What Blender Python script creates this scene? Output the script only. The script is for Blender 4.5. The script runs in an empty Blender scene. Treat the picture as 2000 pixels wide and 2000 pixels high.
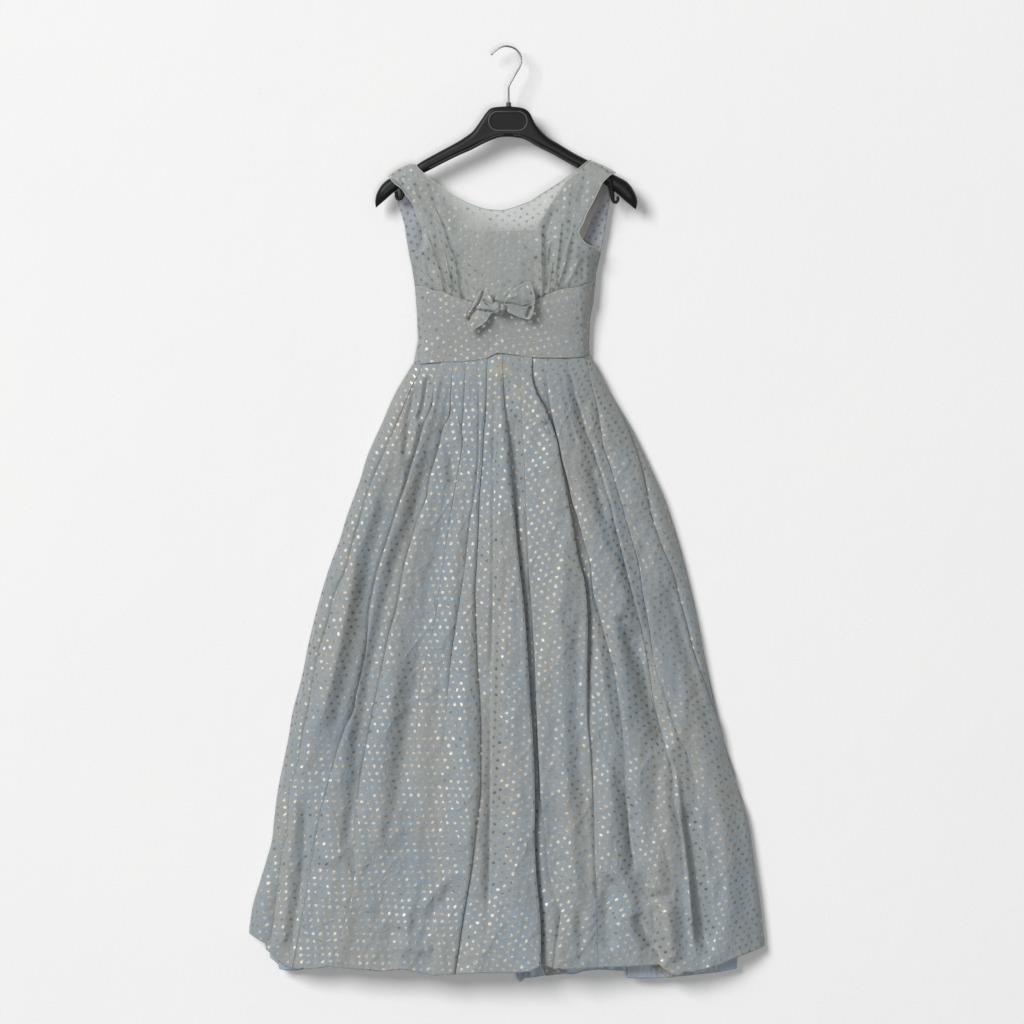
import bpy, math
import numpy as np
from mathutils import Vector
from mathutils.geometry import delaunay_2d_cdt

sc = bpy.context.scene
C = sc.collection
S = 0.00085            # metres per unit of the working grid; x right, y down from the top, h out from the wall
W3 = lambda x, y, h=0.0: ((x - 1000) * S, -h * S, (1000 - y) * S)

# ------------------------------------------------------------------ camera, lamps, exposure
cam = bpy.data.cameras.new('camera'); co = bpy.data.objects.new('camera', cam); C.objects.link(co)
D = 8.0
co.location = (0, -D, 0); co.rotation_euler = (math.pi / 2, 0, 0)
cam.sensor_width = 36; cam.lens = 36 * (D - 50 * S) / (2000 * S)
cam.clip_end = 100
sc.camera = co

wd = bpy.data.worlds.new('World'); sc.world = wd; wd.use_nodes = True
wd.node_tree.nodes['Background'].inputs[0].default_value = (0.97, 0.985, 1.0, 1)
wd.node_tree.nodes['Background'].inputs[1].default_value = 0.165


def lamp(name, loc, size, power, col, target=(0, 0, 0)):
    l = bpy.data.lights.new(name, 'AREA'); l.shape = 'SQUARE'; l.size = size; l.energy = power; l.color = col
    o = bpy.data.objects.new(name, l); C.objects.link(o); o.location = loc
    o.rotation_euler = (Vector(target) - Vector(loc)).to_track_quat('-Z', 'Y').to_euler()
    return o


lamp('key_softbox', (-10.8, -17.0, 8.6), 9.0, 4080, (1.0, 0.993, 0.98))
lamp('front_softbox', (0.9, -11.5, -1.5), 2.8, 330, (1.0, 0.99, 0.98))
sc.view_settings.view_transform = 'Standard'
sc.view_settings.look = 'None'
sc.view_settings.exposure = 0.0
sc.view_settings.gamma = 1.0

# ------------------------------------------------------------------ helpers
rng = np.random.RandomState(7)
TAB = rng.rand(512, 512).astype(np.float64) * 2 - 1


def vnoise(x, y, ox=0, oy=0):
    x = np.asarray(x, float) + ox; y = np.asarray(y, float) + oy
    xi = np.floor(x).astype(int); yi = np.floor(y).astype(int)
    fx = x - xi; fy = y - yi
    fx = fx * fx * fx * (fx * (fx * 6 - 15) + 10); fy = fy * fy * fy * (fy * (fy * 6 - 15) + 10)
    a = TAB[xi % 512, yi % 512]; b = TAB[(xi + 1) % 512, yi % 512]
    c = TAB[xi % 512, (yi + 1) % 512]; d = TAB[(xi + 1) % 512, (yi + 1) % 512]
    return a * (1 - fx) * (1 - fy) + b * fx * (1 - fy) + c * (1 - fx) * fy + d * fx * fy


def sstep(a, b, x):
    t = np.clip((np.asarray(x, float) - a) / (b - a), 0, 1)
    return t * t * (3 - 2 * t)


def seg_dist(px, py, pts):
    """distance to a polyline, fraction along it, signed side (positive to the right going down)"""
    best = np.full(px.shape, 1e9); frac = np.zeros(px.shape); side = np.zeros(px.shape)
    L = 0; tot = sum(math.dist(pts[i], pts[i + 1]) for i in range(len(pts) - 1))
    for (x0, y0), (x1, y1) in zip(pts[:-1], pts[1:]):
        dx, dy = x1 - x0, y1 - y0; l = math.hypot(dx, dy)
        t = np.clip(((px - x0) * dx + (py - y0) * dy) / (l * l), 0, 1)
        d = np.hypot(px - x0 - t * dx, py - y0 - t * dy)
        m = d < best
        best = np.where(m, d, best); frac = np.where(m, (L + t * l) / tot, frac)
        sg = np.where(((px - x0) * dy - (py - y0) * dx) >= 0, 1.0, -1.0)
        side = np.where(m, sg, side); L += l
    return best, frac, side


def crm(pts, step=3.0):
    """smooth curve through points, evenly spaced"""
    P = np.array(pts, float); n = len(P)
    Q = np.vstack([2 * P[0] - P[1], P, 2 * P[-1] - P[-2]])
    out = []
    for i in range(n - 1):
        p0, p1, p2, p3 = Q[i], Q[i + 1], Q[i + 2], Q[i + 3]
        k = max(1, int(np.linalg.norm(p2 - p1) / step))
        for j in range(k):
            t = j / k
            out.append(0.5 * (2 * p1 + (p2 - p0) * t + (2 * p0 - 5 * p1 + 4 * p2 - p3) * t * t + (3 * p1 - p0 - 3 * p2 + p3) * t ** 3))
    out.append(P[-1])
    return np.array(out)


def mk(name, V, F, mat, parent=None, uv=None, smooth=True, loopuv=None):
    me = bpy.data.meshes.new(name)
    me.from_pydata([tuple(v) for v in V], [], [tuple(int(i) for i in f) for f in F])
    if smooth:
        me.polygons.foreach_set('use_smooth', [True] * len(me.polygons))
    if uv is not None:
        l = me.uv_layers.new(name='UVMap')
        idx = np.zeros(len(me.loops), int); me.loops.foreach_get('vertex_index', idx)
        l.data.foreach_set('uv', np.asarray(uv, float)[idx].ravel())
    me.materials.append(mat)
    o = bpy.data.objects.new(name, me); C.objects.link(o)
    if parent: o.parent = parent
    me.update()
    return o


def empty(name, label, cat, loc):
    o = bpy.data.objects.new(name, None); C.objects.link(o); o.location = loc
    o.empty_display_size = 0.05
    o['label'] = label; o['category'] = cat
    return o


def fix_parent(o, p):
    o.parent = p; o.matrix_parent_inverse.identity()


def tube(name, pts, r, mat, parent=None, seg=10, taper=None, flat=1.0):
    """pts: world coordinates; closed ends"""
    P = [Vector(p) for p in pts]; n = len(P); V = []; F = []
    up = Vector((0, -1, 0))
    for i in range(n):
        t = (P[min(i + 1, n - 1)] - P[max(i - 1, 0)]).normalized()
        a = t.cross(up)
        if a.length < 1e-6: a = Vector((1, 0, 0))
        a.normalize(); b = a.cross(t).normalized()
        rr = r * (taper[i] if taper is not None else 1)
        for k in range(seg):
            w = 2 * math.pi * k / seg
            V.append(P[i] + a * math.cos(w) * rr + b * math.sin(w) * rr * flat)
    for i in range(n - 1):
        for k in range(seg):
            F.append((i * seg + k, i * seg + (k + 1) % seg, (i + 1) * seg + (k + 1) % seg, (i + 1) * seg + k))
    F.append(tuple(range(seg))[::-1]); F.append(tuple((n - 1) * seg + k for k in range(seg)))
    uv = [((v.x / S) + 1000, 1000 - v.z / S) for v in V]
    return mk(name, V, F, mat, parent, uv=uv)


def inside(px, py, poly):
    x, y = np.array(poly)[:, 0], np.array(poly)[:, 1]
    r = np.zeros(px.shape, bool); n = len(x); j = n - 1
    for i in range(n):
        c = ((y[i] > py) != (y[j] > py)) & (px < (x[j] - x[i]) * (py - y[i]) / (y[j] - y[i] + 1e-12) + x[i])
        r ^= c; j = i
    return r


def surf(name, poly, hf, sp, mat, parent, rot=0.0, lines=(), solid=1.0, uvoff=(0, 0)):
    """a cloth panel: outline polygon filled with a fine triangle mesh lifted by hf(x, y)"""
    P = np.array(poly, float)
    ring = []
    for a, b in zip(P, np.roll(P, -1, 0)):
        k = max(1, int(round(np.linalg.norm(b - a) / sp)))
        for j in range(k): ring.append(a + (b - a) * j / k)
    ring = np.array(ring)
    gx, gy = np.meshgrid(np.arange(P[:, 0].min(), P[:, 0].max(), sp), np.arange(P[:, 1].min(), P[:, 1].max(), sp))
    gx[1::2] += sp / 2
    g = np.c_[gx.ravel(), gy.ravel()]
    g += (np.random.RandomState(3).rand(*g.shape) - .5) * sp * 0.3
    ex = []
    for ln in lines:
        c = crm(ln, sp * 1.1)
        t = np.gradient(c, axis=0); t /= np.linalg.norm(t, axis=1)[:, None] + 1e-9
        nrm = np.c_[-t[:, 1], t[:, 0]]
        d, _, _ = seg_dist(g[:, 0], g[:, 1], [tuple(q) for q in c])
        g = g[d > sp * 0.95]
        ex += [c + nrm * 0.45, c - nrm * 0.45]
    if ex: g = np.vstack([g] + ex)
    keep = inside(g[:, 0], g[:, 1], ring)
    g = g[keep]
    dd, _, _ = seg_dist(g[:, 0], g[:, 1], [tuple(q) for q in ring] + [tuple(ring[0])])
    g = g[dd > sp * 0.45]
    A = np.vstack([ring, g])
    vo, eo, fo, *_ = delaunay_2d_cdt([Vector(a) for a in A], [], [list(range(len(ring)))], 1, 1e-4)
    vx = np.array([v.x for v in vo]); vy = np.array([v.y for v in vo])
    h = hf(vx, vy)
    V = np.c_[(vx - 1000) * S, -h * S, (1000 - vy) * S]
    F = []
    for f in fo:
        a, b, c = f[:3]
        cr = (vx[b] - vx[a]) * (vy[c] - vy[a]) - (vx[c] - vx[a]) * (vy[b] - vy[a])
        F.append(tuple(f) if cr < 0 else tuple(f)[::-1])
    c, s = math.cos(rot), math.sin(rot)
    uv = np.c_[c * vx - s * vy + uvoff[0], s * vx + c * vy + uvoff[1]]
    o = mk(name, V, F, mat, parent, uv=uv)
    if solid:
        m = o.modifiers.new('thickness', 'SOLIDIFY'); m.thickness = solid * S; m.offset = -1
    return o


# ------------------------------------------------------------------ materials
class NT:
    def __init__(s, name):
        s.m = bpy.data.materials.new(name); s.m.use_nodes = True; s.t = s.m.node_tree; s.n = s.t.nodes
        s.b = s.n['Principled BSDF']; s.out = s.n['Material Output']

    def new(s, ty, **k):
        o = s.n.new(ty)
        for a, v in k.items(): setattr(o, a, v)
        return o

    def ln(s, a, b): s.t.links.new(a, b)

    def put(s, sock, v):
        if isinstance(v, bpy.types.NodeSocket): s.ln(v, sock)
        else: sock.default_value = v

    def math(s, op, a, b=None, c=None, clamp=False):
        o = s.new('ShaderNodeMath', operation=op, use_clamp=clamp)
        s.put(o.inputs[0], a)
        if b is not None: s.put(o.inputs[1], b)
        if c is not None: s.put(o.inputs[2], c)
        return o.outputs[0]

    def vm(s, op, a, b=None, sc=None):
        o = s.new('ShaderNodeVectorMath', operation=op)
        s.put(o.inputs[0], a)
        if b is not None: s.put(o.inputs[1], b)
        if sc is not None: s.put(o.inputs['Scale'], sc)
        return o

    def mix(s, f, a, b, typ='RGBA', blend='MIX'):
        o = s.new('ShaderNodeMix', data_type=typ)
        if typ == 'RGBA': o.blend_type = blend
        i = {'RGBA': (6, 7, 2), 'FLOAT': (2, 3, 0), 'VECTOR': (4, 5, 1)}[typ]
        s.put(o.inputs[0], f); s.put(o.inputs[i[0]], a); s.put(o.inputs[i[1]], b)
        return o.outputs[i[2]]

    def noise(s, vec, scale, detail=2, rough=0.5, dim='3D'):
        o = s.new('ShaderNodeTexNoise', noise_dimensions=dim)
        s.ln(vec, o.inputs['Vector']); o.inputs['Scale'].default_value = scale
        o.inputs['Detail'].default_value = detail; o.inputs['Roughness'].default_value = rough
        return o

    def ramp(s, v, a, b):
        o = s.new('ShaderNodeMapRange', interpolation_type='SMOOTHSTEP')
        s.put(o.inputs[0], v); o.inputs[1].default_value = a; o.inputs[2].default_value = b
        return o.outputs[0]


def dotted(name, blue=(0.240, 0.290, 0.330), grey=(0.284, 0.300, 0.303), warm=(0.40, 0.43, 0.375), sheer=0.0,
           wrong=False, stains=(), dot=1.0):
    """shot organza, woven with a half-drop repeat of small glitter dots"""
    n = NT(name)
    uvn = n.new('ShaderNodeUVMap'); uv = uvn.outputs[0]
    geo = n.new('ShaderNodeNewGeometry'); pos = geo.outputs['Position']
    # slight irregularity of the weave
    wob = n.noise(uv, 0.02, 1)
    w1 = n.vm('SUBTRACT', wob.outputs['Color'], (0.5, 0.5, 0.5)).outputs[0]
    w2 = n.vm('SCALE', w1, sc=9.0).outputs[0]
    wj = n.noise(uv, 0.11, 0)
    w3 = n.vm('SCALE', n.vm('SUBTRACT', wj.outputs['Color'], (0.5, 0.5, 0.5)).outputs[0], sc=3.0).outputs[0]
    p = n.vm('ADD', n.vm('ADD', uv, w2).outputs[0], w3).outputs[0]
    cell = (23.2, 16.8, 1.0)
    q = n.vm('DIVIDE', p, cell).outputs[0]

    def lattice(off):
        a = n.vm('ADD', q, (off, off, 0)).outputs[0]
        f = n.vm('FRACTION', a).outputs[0]
        i = n.vm('FLOOR', a).outputs[0]
        c = n.vm('MULTIPLY', n.vm('SUBTRACT', f, (0.5, 0.5, 0.0)).outputs[0], (23.2, 16.8, 0.0)).outputs[0]
        d = n.vm('LENGTH', c).outputs['Value']
        return d, n.vm('ADD', i, (off * 37.0, off * 11.0, 0)).outputs[0]
    d1, i1 = lattice(0.0); d2, i2 = lattice(0.5)
    which = n.math('LESS_THAN', d2, d1)
    d = n.math('MINIMUM', d1, d2)
    idv = n.mix(which, i1, i2, 'VECTOR')
    wn = n.new('ShaderNodeTexWhiteNoise', noise_dimensions='3D'); n.ln(idv, wn.inputs['Vector'])
    rag = n.noise(uv, 0.45, 1)
    dd = n.math('ADD', d, n.math('MULTIPLY', n.math('SUBTRACT', rag.outputs['Fac'], 0.5), 3.6))
    mask = n.math('SUBTRACT', 1.0, n.ramp(dd, 2.15, 3.6))
    # cloth colour: blue-grey warp against a mauve-grey weft, patchy
    pn = n.noise(n.vm('MULTIPLY', pos, (14.0, 1.0, 3.6)).outputs[0], 1.0, 2, 0.5)
    pn2 = n.noise(uv, 0.06, 2)
    f = n.math('ADD', n.math('MULTIPLY', pn.outputs['Fac'], 0.62), n.math('MULTIPLY', pn2.outputs['Fac'], 0.38))
    col = n.mix(n.ramp(f, 0.36, 0.64), (*blue, 1), (*grey, 1))
    # woven streaks: threads
    tv = n.vm('MULTIPLY', uv, (0.9, 0.03, 1)).outputs[0]
    th = n.noise(tv, 1.0, 1)
    tv2 = n.vm('MULTIPLY', uv, (0.03, 0.9, 1)).outputs[0]
    th2 = n.noise(tv2, 1.0, 1)
    thr = n.math('ADD', n.math('MULTIPLY', th.outputs['Fac'], 0.16), n.math('MULTIPLY', th2.outputs['Fac'], 0.12))
    thr = n.math('ADD', thr, 0.86)
    mott = n.noise(uv, 0.16, 2)
    thr = n.math('MULTIPLY', thr, n.math('ADD', 0.86, n.math('MULTIPLY', mott.outputs['Fac'], 0.28)))
    slub = n.noise(uv, 0.55, 2, 0.7)
    thr = n.math('MULTIPLY', thr, n.math('ADD', 0.90, n.math('MULTIPLY', slub.outputs['Fac'], 0.20)))

    col = n.mix(1.0, col, n.vm('SCALE', (1, 1, 1), sc=thr).outputs[0], 'RGBA', 'MULTIPLY')
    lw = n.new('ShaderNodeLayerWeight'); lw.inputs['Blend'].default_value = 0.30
    col = n.mix(n.math('MULTIPLY', lw.outputs['Facing'], 0.55), col, (*warm, 1))  # shot-cloth tint at grazing edges, also painting light through thin folds
    for (sx, sy, r, c, k) in stains:
        v = n.vm('DISTANCE', pos, W3(sx, sy, 60)).outputs['Value']
        nn = n.noise(uv, 0.12, 2)
        v = n.math('ADD', n.math('DIVIDE', v, S), n.math('MULTIPLY', n.math('SUBTRACT', nn.outputs['Fac'], 0.5), r * 1.2))
        col = n.mix(n.math('MULTIPLY', n.math('SUBTRACT', 1.0, n.ramp(v, r * 0.3, r * 1.2)), k), col, (*c, 1))
    if wrong:
        col = n.mix(n.math('MULTIPLY', mask, 0.55), col, (0.10, 0.11, 0.13, 1))
        n.ln(col, n.b.inputs['Base Color']); n.b.inputs['Roughness'].default_value = 0.75
        return n.m
    n.ln(col, n.b.inputs['Base Color'])
    n.b.inputs['Roughness'].default_value = 0.62
    n.b.inputs['Specular IOR Level'].default_value = 0.25
    n.b.inputs['Sheen Weight'].default_value = 0.18
    n.b.inputs['Sheen Roughness'].default_value = 0.45
    cr = n.noise(uv, 0.075, 4, 0.6)
    b0 = n.new('ShaderNodeBump'); b0.inputs['Strength'].default_value = 1.0; b0.inputs['Distance'].default_value = 1.7 * S
    n.ln(cr.outputs['Fac'], b0.inputs['Height'])
    bmp = n.new('ShaderNodeBump'); n.ln(b0.outputs[0], bmp.inputs['Normal']); bmp.inputs['Strength'].default_value = 0.35; bmp.inputs['Distance'].default_value = 0.6 * S
    hgt = n.math('ADD', n.math('MULTIPLY', thr, 3.0), mask)
    n.ln(hgt, bmp.inputs['Height']); n.ln(bmp.outputs[0], n.b.inputs['Normal'])
    # glitter: metallic flecks, each dot tilted its own way
    gl = n.new('ShaderNodeBsdfPrincipled')
    gcol = n.mix(n.math('POWER', wn.outputs['Value'], 0.8), (0.30, 0.26, 0.20, 1), (0.60, 0.545, 0.45, 1))
    flk = n.noise(uv, 0.75, 2, 0.8)
    gcol = n.mix(n.ramp(flk.outputs['Fac'], 0.40, 0.60), n.mix(0.5, gcol, (0.24, 0.20, 0.15, 1)), gcol)
    n.ln(gcol, gl.inputs['Base Color'])
    gl.inputs['Metallic'].default_value = 0.8; gl.inputs['Roughness'].default_value = 0.47
    tilt = n.vm('SCALE', n.vm('SUBTRACT', wn.outputs['Color'], (0.5, 0.5, 0.5)).outputs[0], sc=0.26).outputs[0]
    fk = n.noise(uv, 1.3, 1)
    tilt2 = n.vm('SCALE', n.vm('SUBTRACT', fk.outputs['Color'], (0.5, 0.5, 0.5)).outputs[0], sc=0.9).outputs[0]
    nn = n.vm('NORMALIZE', n.vm('ADD', n.vm('ADD', b0.outputs[0], tilt).outputs[0], tilt2).outputs[0]).outputs[0]
    n.ln(nn, gl.inputs['Normal'])
    mx = n.new('ShaderNodeMixShader')
    n.ln(n.math('MULTIPLY', mask, 0.92 * dot), mx.inputs[0]); n.ln(n.b.outputs[0], mx.inputs[1]); n.ln(gl.outputs[0], mx.inputs[2])
    res = mx.outputs[0]
    if sheer > 0:
        tr = n.new('ShaderNodeBsdfTransparent'); tr.inputs[0].default_value = (0.93, 0.95, 0.96, 1)
        tl = n.new('ShaderNodeBsdfTranslucent'); n.ln(col, tl.inputs[0])
        m3 = n.new('ShaderNodeMixShader'); m3.inputs[0].default_value = 0.25
        n.ln(res, m3.inputs[1]); n.ln(tl.outputs[0], m3.inputs[2])
        m2 = n.new('ShaderNodeMixShader')
        n.ln(n.math('MULTIPLY', n.math('SUBTRACT', 1.0, mask), sheer), m2.inputs[0])
        n.ln(m3.outputs[0], m2.inputs[1]); n.ln(tr.outputs[0], m2.inputs[2]); res = m2.outputs[0]
    n.ln(res, n.out.inputs['Surface'])
    return n.m


def plain(name, col, rough=0.6, metal=0.0, sheen=0.0, streak=0.0, bump=0.0, bscale=900, spec=0.5, grain=0.0):
    n = NT(name)
    pos = n.new('ShaderNodeNewGeometry').outputs['Position']
    c = (*col, 1)
    if streak or grain:
        v = n.vm('MULTIPLY', pos, (400, 400, 12)).outputs[0]
        a = n.noise(v, 1.0, 2); b = n.noise(pos, 25, 3)
        f = n.math('ADD', n.math('MULTIPLY', a.outputs['Fac'], streak), n.math('MULTIPLY', b.outputs['Fac'], grain))
        f = n.math('ADD', f, 1.0 - 0.5 * (streak + grain))
        n.ln(n.mix(1.0, c, n.vm('SCALE', (1, 1, 1), sc=f).outputs[0], 'RGBA', 'MULTIPLY'), n.b.inputs['Base Color'])
    else:
        n.b.inputs['Base Color'].default_value = c
    n.b.inputs['Roughness'].default_value = rough; n.b.inputs['Metallic'].default_value = metal
    n.b.inputs['Sheen Weight'].default_value = sheen; n.b.inputs['Specular IOR Level'].default_value = spec
    if bump:
        nz = n.noise(pos, bscale, 3); bm = n.new('ShaderNodeBump')
        bm.inputs['Strength'].default_value = 1.0; bm.inputs['Distance'].default_value = bump
        n.ln(nz.outputs['Fac'], bm.inputs['Height']); n.ln(bm.outputs[0], n.b.inputs['Normal'])
    return n.m


def wall_mat():
    n = NT('white_plaster')
    pos = n.new('ShaderNodeNewGeometry').outputs['Position']
    v = n.vm('MULTIPLY', pos, (1.0, 1.0, 1.7)).outputs[0]
    a = n.noise(v, 150, 4, 0.6); b = n.noise(pos, 20, 3); c = n.noise(pos, 3.0, 2)
    col = n.mix(c.outputs['Fac'], (0.838, 0.843, 0.850, 1), (0.862, 0.864, 0.866, 1))
    n.ln(col, n.b.inputs['Base Color']); n.b.inputs['Roughness'].default_value = 0.85
    n.b.inputs['Specular IOR Level'].default_value = 0.2
    h = n.math('ADD', a.outputs['Fac'], n.math('MULTIPLY', b.outputs['Fac'], 1.2))
    bm = n.new('ShaderNodeBump'); bm.inputs['Strength'].default_value = 1.0; bm.inputs['Distance'].default_value = 0.00045
    n.ln(h, bm.inputs['Height']); n.ln(bm.outputs[0], n.b.inputs['Normal'])
    return n.m


STAIN = (0.30, 0.235, 0.09)
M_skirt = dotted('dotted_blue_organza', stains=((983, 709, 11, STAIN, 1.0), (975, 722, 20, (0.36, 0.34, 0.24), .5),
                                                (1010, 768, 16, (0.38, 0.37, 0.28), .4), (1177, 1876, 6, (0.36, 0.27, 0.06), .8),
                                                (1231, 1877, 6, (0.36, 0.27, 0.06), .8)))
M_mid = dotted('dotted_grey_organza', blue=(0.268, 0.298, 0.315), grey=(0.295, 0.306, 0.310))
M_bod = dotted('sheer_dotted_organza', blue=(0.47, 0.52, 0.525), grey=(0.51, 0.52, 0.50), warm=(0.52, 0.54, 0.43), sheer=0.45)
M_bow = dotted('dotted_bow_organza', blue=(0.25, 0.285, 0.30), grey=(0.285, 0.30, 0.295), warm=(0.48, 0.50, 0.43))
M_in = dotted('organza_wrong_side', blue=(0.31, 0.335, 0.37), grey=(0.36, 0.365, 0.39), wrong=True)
M_lin = plain('blue_grey_taffeta', (0.40, 0.425, 0.43), 0.5, sheen=0.2, streak=0.15, grain=0.1)
M_fac = plain('grey_facing_cloth', (0.27, 0.265, 0.255), 0.7, streak=0.08)
M_slip = plain('blue_slip_taffeta', (0.315, 0.375, 0.455), 0.42, sheen=0.2, streak=0.08, grain=0.15)
M_rimc = plain('pale_organza_fold', (0.36, 0.39, 0.37), 0.6, grain=0.3)
M_edge = plain('pale_edge_thread', (0.46, 0.50, 0.47), 0.7, grain=0.3)
M_plas = plain('black_moulded_plastic', (0.0095, 0.0092, 0.0102), 0.42, bump=0.00004, bscale=2500, spec=0.2, grain=0.3)
M_plaq = plain('black_plastic_inset', (0.0125, 0.0115, 0.0125), 0.6, spec=0.2, bump=0.00003, bscale=3000, grain=0.4)
M_rib = plain('lightened_black_plastic', (0.05, 0.049, 0.05), 0.4)  # lighter than the body: the flange's highlight line put into its colour
M_rim = plain('grey_plastic_rim', (0.10, 0.098, 0.098), 0.45)  # grey rim, lighter than the plaque it surrounds
M_steel = plain('polished_steel', (0.24, 0.26, 0.27), 0.3, metal=1.0, grain=0.1)

# ------------------------------------------------------------------ the wall
n_ = 2
o = mk('wall', [(-4, 0, -3), (4, 0, -3), (4, 0, 3), (-4, 0, 3), (-4, .12, -3), (4, .12, -3), (4, .12, 3), (-4, .12, 3)],
       [(0, 1, 2, 3), (5, 4, 7, 6), (4, 5, 1, 0), (3, 2, 6, 7), (4, 0, 3, 7), (1, 5, 6, 2)], wall_mat(), smooth=False)
o['kind'] = 'structure'; o['label'] = 'plain white plastered wall behind the hanging dress'

# ------------------------------------------------------------------ the hanger
HG = empty('clothes_hanger', 'black plastic clothes hanger with a steel hook carrying the dress', 'hanger', (0, 0, 0))
pairs = [((733.6, 404.5), (735, 404.5)), ((732.6, 392), (742, 398.5)), ((735.7, 377), (749.7, 392)), ((745, 361), (760, 383)),
         ((759, 349), (770, 374.5)), ((785, 336), (796, 355)), ((810, 324), (827, 338)), ((824, 314.7), (841, 331)),
         ((855, 297.6), (868, 317)), ((886, 281), (897, 303)), ((905, 269.6), (920, 293)), ((923.6, 255.7), (938, 283.5)),
         ((937.6, 237), (951.6, 277)), ((948.4, 221.5), (962, 272.5)), ((957.8, 212), (973, 268.7)), ((970, 209), (980, 267.7)),
         ((993.5, 207.8), (993.5, 267)), ((1013.7, 209.7), (1010.6, 268.7)), ((1026, 213), (1018, 270)), ((1035.4, 221.5), (1029, 274)),
         ((1044.7, 240), (1041, 281)), ((1057, 255.7), (1053, 288)), ((1072.7, 269.6), (1066, 294.5)), ((1091, 280.5), (1081, 302)),
         ((1119, 297.6), (1103, 314.5)), ((1148.8, 313), (1128.6, 328.6)), ((1175, 327), (1160, 347)), ((1200, 341), (1187.6, 364)),
         ((1225, 355), (1207, 379)), ((1239, 373.7), (1219, 390)), ((1245, 392), (1231, 400)), ((1242.6, 408), (1241, 408))]
PT = crm([a + b for a, b in pairs], 4.0)
NS = 40; V = []; F = []; cent = 993.5
fronts = []
for i, (tx, ty, bx, by) in enumerate(PT):
    mx_, my_ = (tx + bx) / 2, (ty + by) / 2
    half = math.hypot(bx - tx, by - ty) / 2
    ctr = math.exp(-((mx_ - cent) / 55.0) ** 4)
    ex = 2.3 + 2.6 * ctr
    dep = min(13.0, half * 1.05) * (1 - ctr) + 12.0 * ctr
    hc = 46 - 6 * ((mx_ - cent) / 250.0) ** 2 + 1.5
    fronts.append((mx_, hc + dep))
    for k in range(NS):
        w = 2 * math.pi * k / NS
        c_, s_ = math.cos(w), math.sin(w)
        cc = math.copysign(abs(c_) ** (2 / ex), c_); ss = math.copysign(abs(s_) ** (2 / ex), s_)
        V.append(W3(mx_ + (tx - mx_) * cc, my_ + (ty - my_) * cc, hc + dep * ss))
n = len(PT)
for i in range(n - 1):
    for k in range(NS):
        F.append((i * NS + k, (i + 1) * NS + k, (i + 1) * NS + (k + 1) % NS, i * NS + (k + 1) % NS))
F.append(tuple(range(NS))); F.append(tuple((n - 1) * NS + k for k in range(NS))[::-1])
mk('hanger_body', V, F, M_plas, HG)
FX = np.array(sorted(fronts)); fh = lambda x: float(np.interp(x, FX[:, 0], FX[:, 1]))
# moulded flange along the lower edge of each arm
for lo, hi in ((838, 985), (1000, 1128)):
    pts = []
    for (tx, ty, bx, by) in PT:
        if lo <= bx <= hi:
            l = math.hypot(tx - bx, ty - by); u = 3.6 / l
            ctr = math.exp(-(((tx + bx) / 2 - cent) / 55.0) ** 4); ex = 2.3 + 2.6 * ctr
            dep = 13 * (1 - ctr) + 12 * ctr
            z = dep * (1 - (1 - 2 * u) ** ex) ** (1 / ex)
            pts.append(W3(bx + (tx - bx) * u, by + (ty - by) * u, fh((tx + bx) / 2) - dep + z + 0.2))
    tube('hanger_flange', pts, 0.75 * S, M_rib, HG, 8)


def stadium(cx, cy, w, h, k=14):
    r = h / 2 * 0.94; out = []
    for (ax, ay, a0) in ((cx + w / 2 - r, cy - h / 2 + r, -90), (cx + w / 2 - r, cy + h / 2 - r, 0),
                         (cx - w / 2 + r, cy + h / 2 - r, 90), (cx - w / 2 + r, cy - h / 2 + r, 180)):
        for j in range(k + 1):
            a = math.radians(a0 + 90 * j / k)
            out.append((ax + r * math.cos(a), ay + r * math.sin(a)))
    return out


hp = fh(993.5)
st = stadium(992, 237, 72, 34)
# inset plaque: raised lip and a slightly dished face
V = [W3(x, y, hp - 3) for x, y in st] + [W3(x, y, hp + 0.5) for x, y in st]
st2 = stadium(992, 237, 68, 30); V += [W3(x, y, hp + 0.5) for x, y in st2] + [W3(x, y, hp + 0.1) for x, y in stadium(992, 237, 66, 28)]
m_ = len(st); F = []
for r_ in range(3):
    for k in range(m_):
        F.append((r_ * m_ + k, r_ * m_ + (k + 1) % m_, (r_ + 1) * m_ + (k + 1) % m_, (r_ + 1) * m_ + k))
F = [f[::-1] for f in F]
F.append(tuple(3 * m_ + k for k in range(m_))[::-1])
pq = mk('size_plaque', V, F, M_plaq, HG, smooth=False)
ring = [W3(x, y, hp + 0.1) for x, y in stadium(992, 237, 74.5, 36.5)]; ring.append(ring[0])
tube('plaque_rim', ring, 1.0 * S, M_rim, pq, 8)
# notches for loops
nl = crm([(789, 360), (787, 371), (786, 380), (783, 387), (777.5, 388.5), (774.2, 384), (773.8, 377), (772, 374)], 1.5)
tube('loop_notch', [W3(x, y, 47) for x, y in nl], 3.9 * S, M_plas, HG, 12, flat=1.4,
     taper=np.interp(np.linspace(0, 1, len(nl)), [0, .3, .7, 1], [2.2, 1.25, .85, .8]))
nr = crm([(1191, 352), (1194, 366), (1195.5, 379), (1197, 390), (1201.5, 395), (1206, 392.5), (1207, 386.5), (1205.5, 384)], 1.5)
tube('loop_notch', [W3(x, y, 47) for x, y in nr], 3.9 * S, M_plas, HG, 12, flat=1.4,
     taper=np.interp(np.linspace(0, 1, len(nr)), [0, .35, .7, 1], [2.4, 1.3, .85, .75]))
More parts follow.
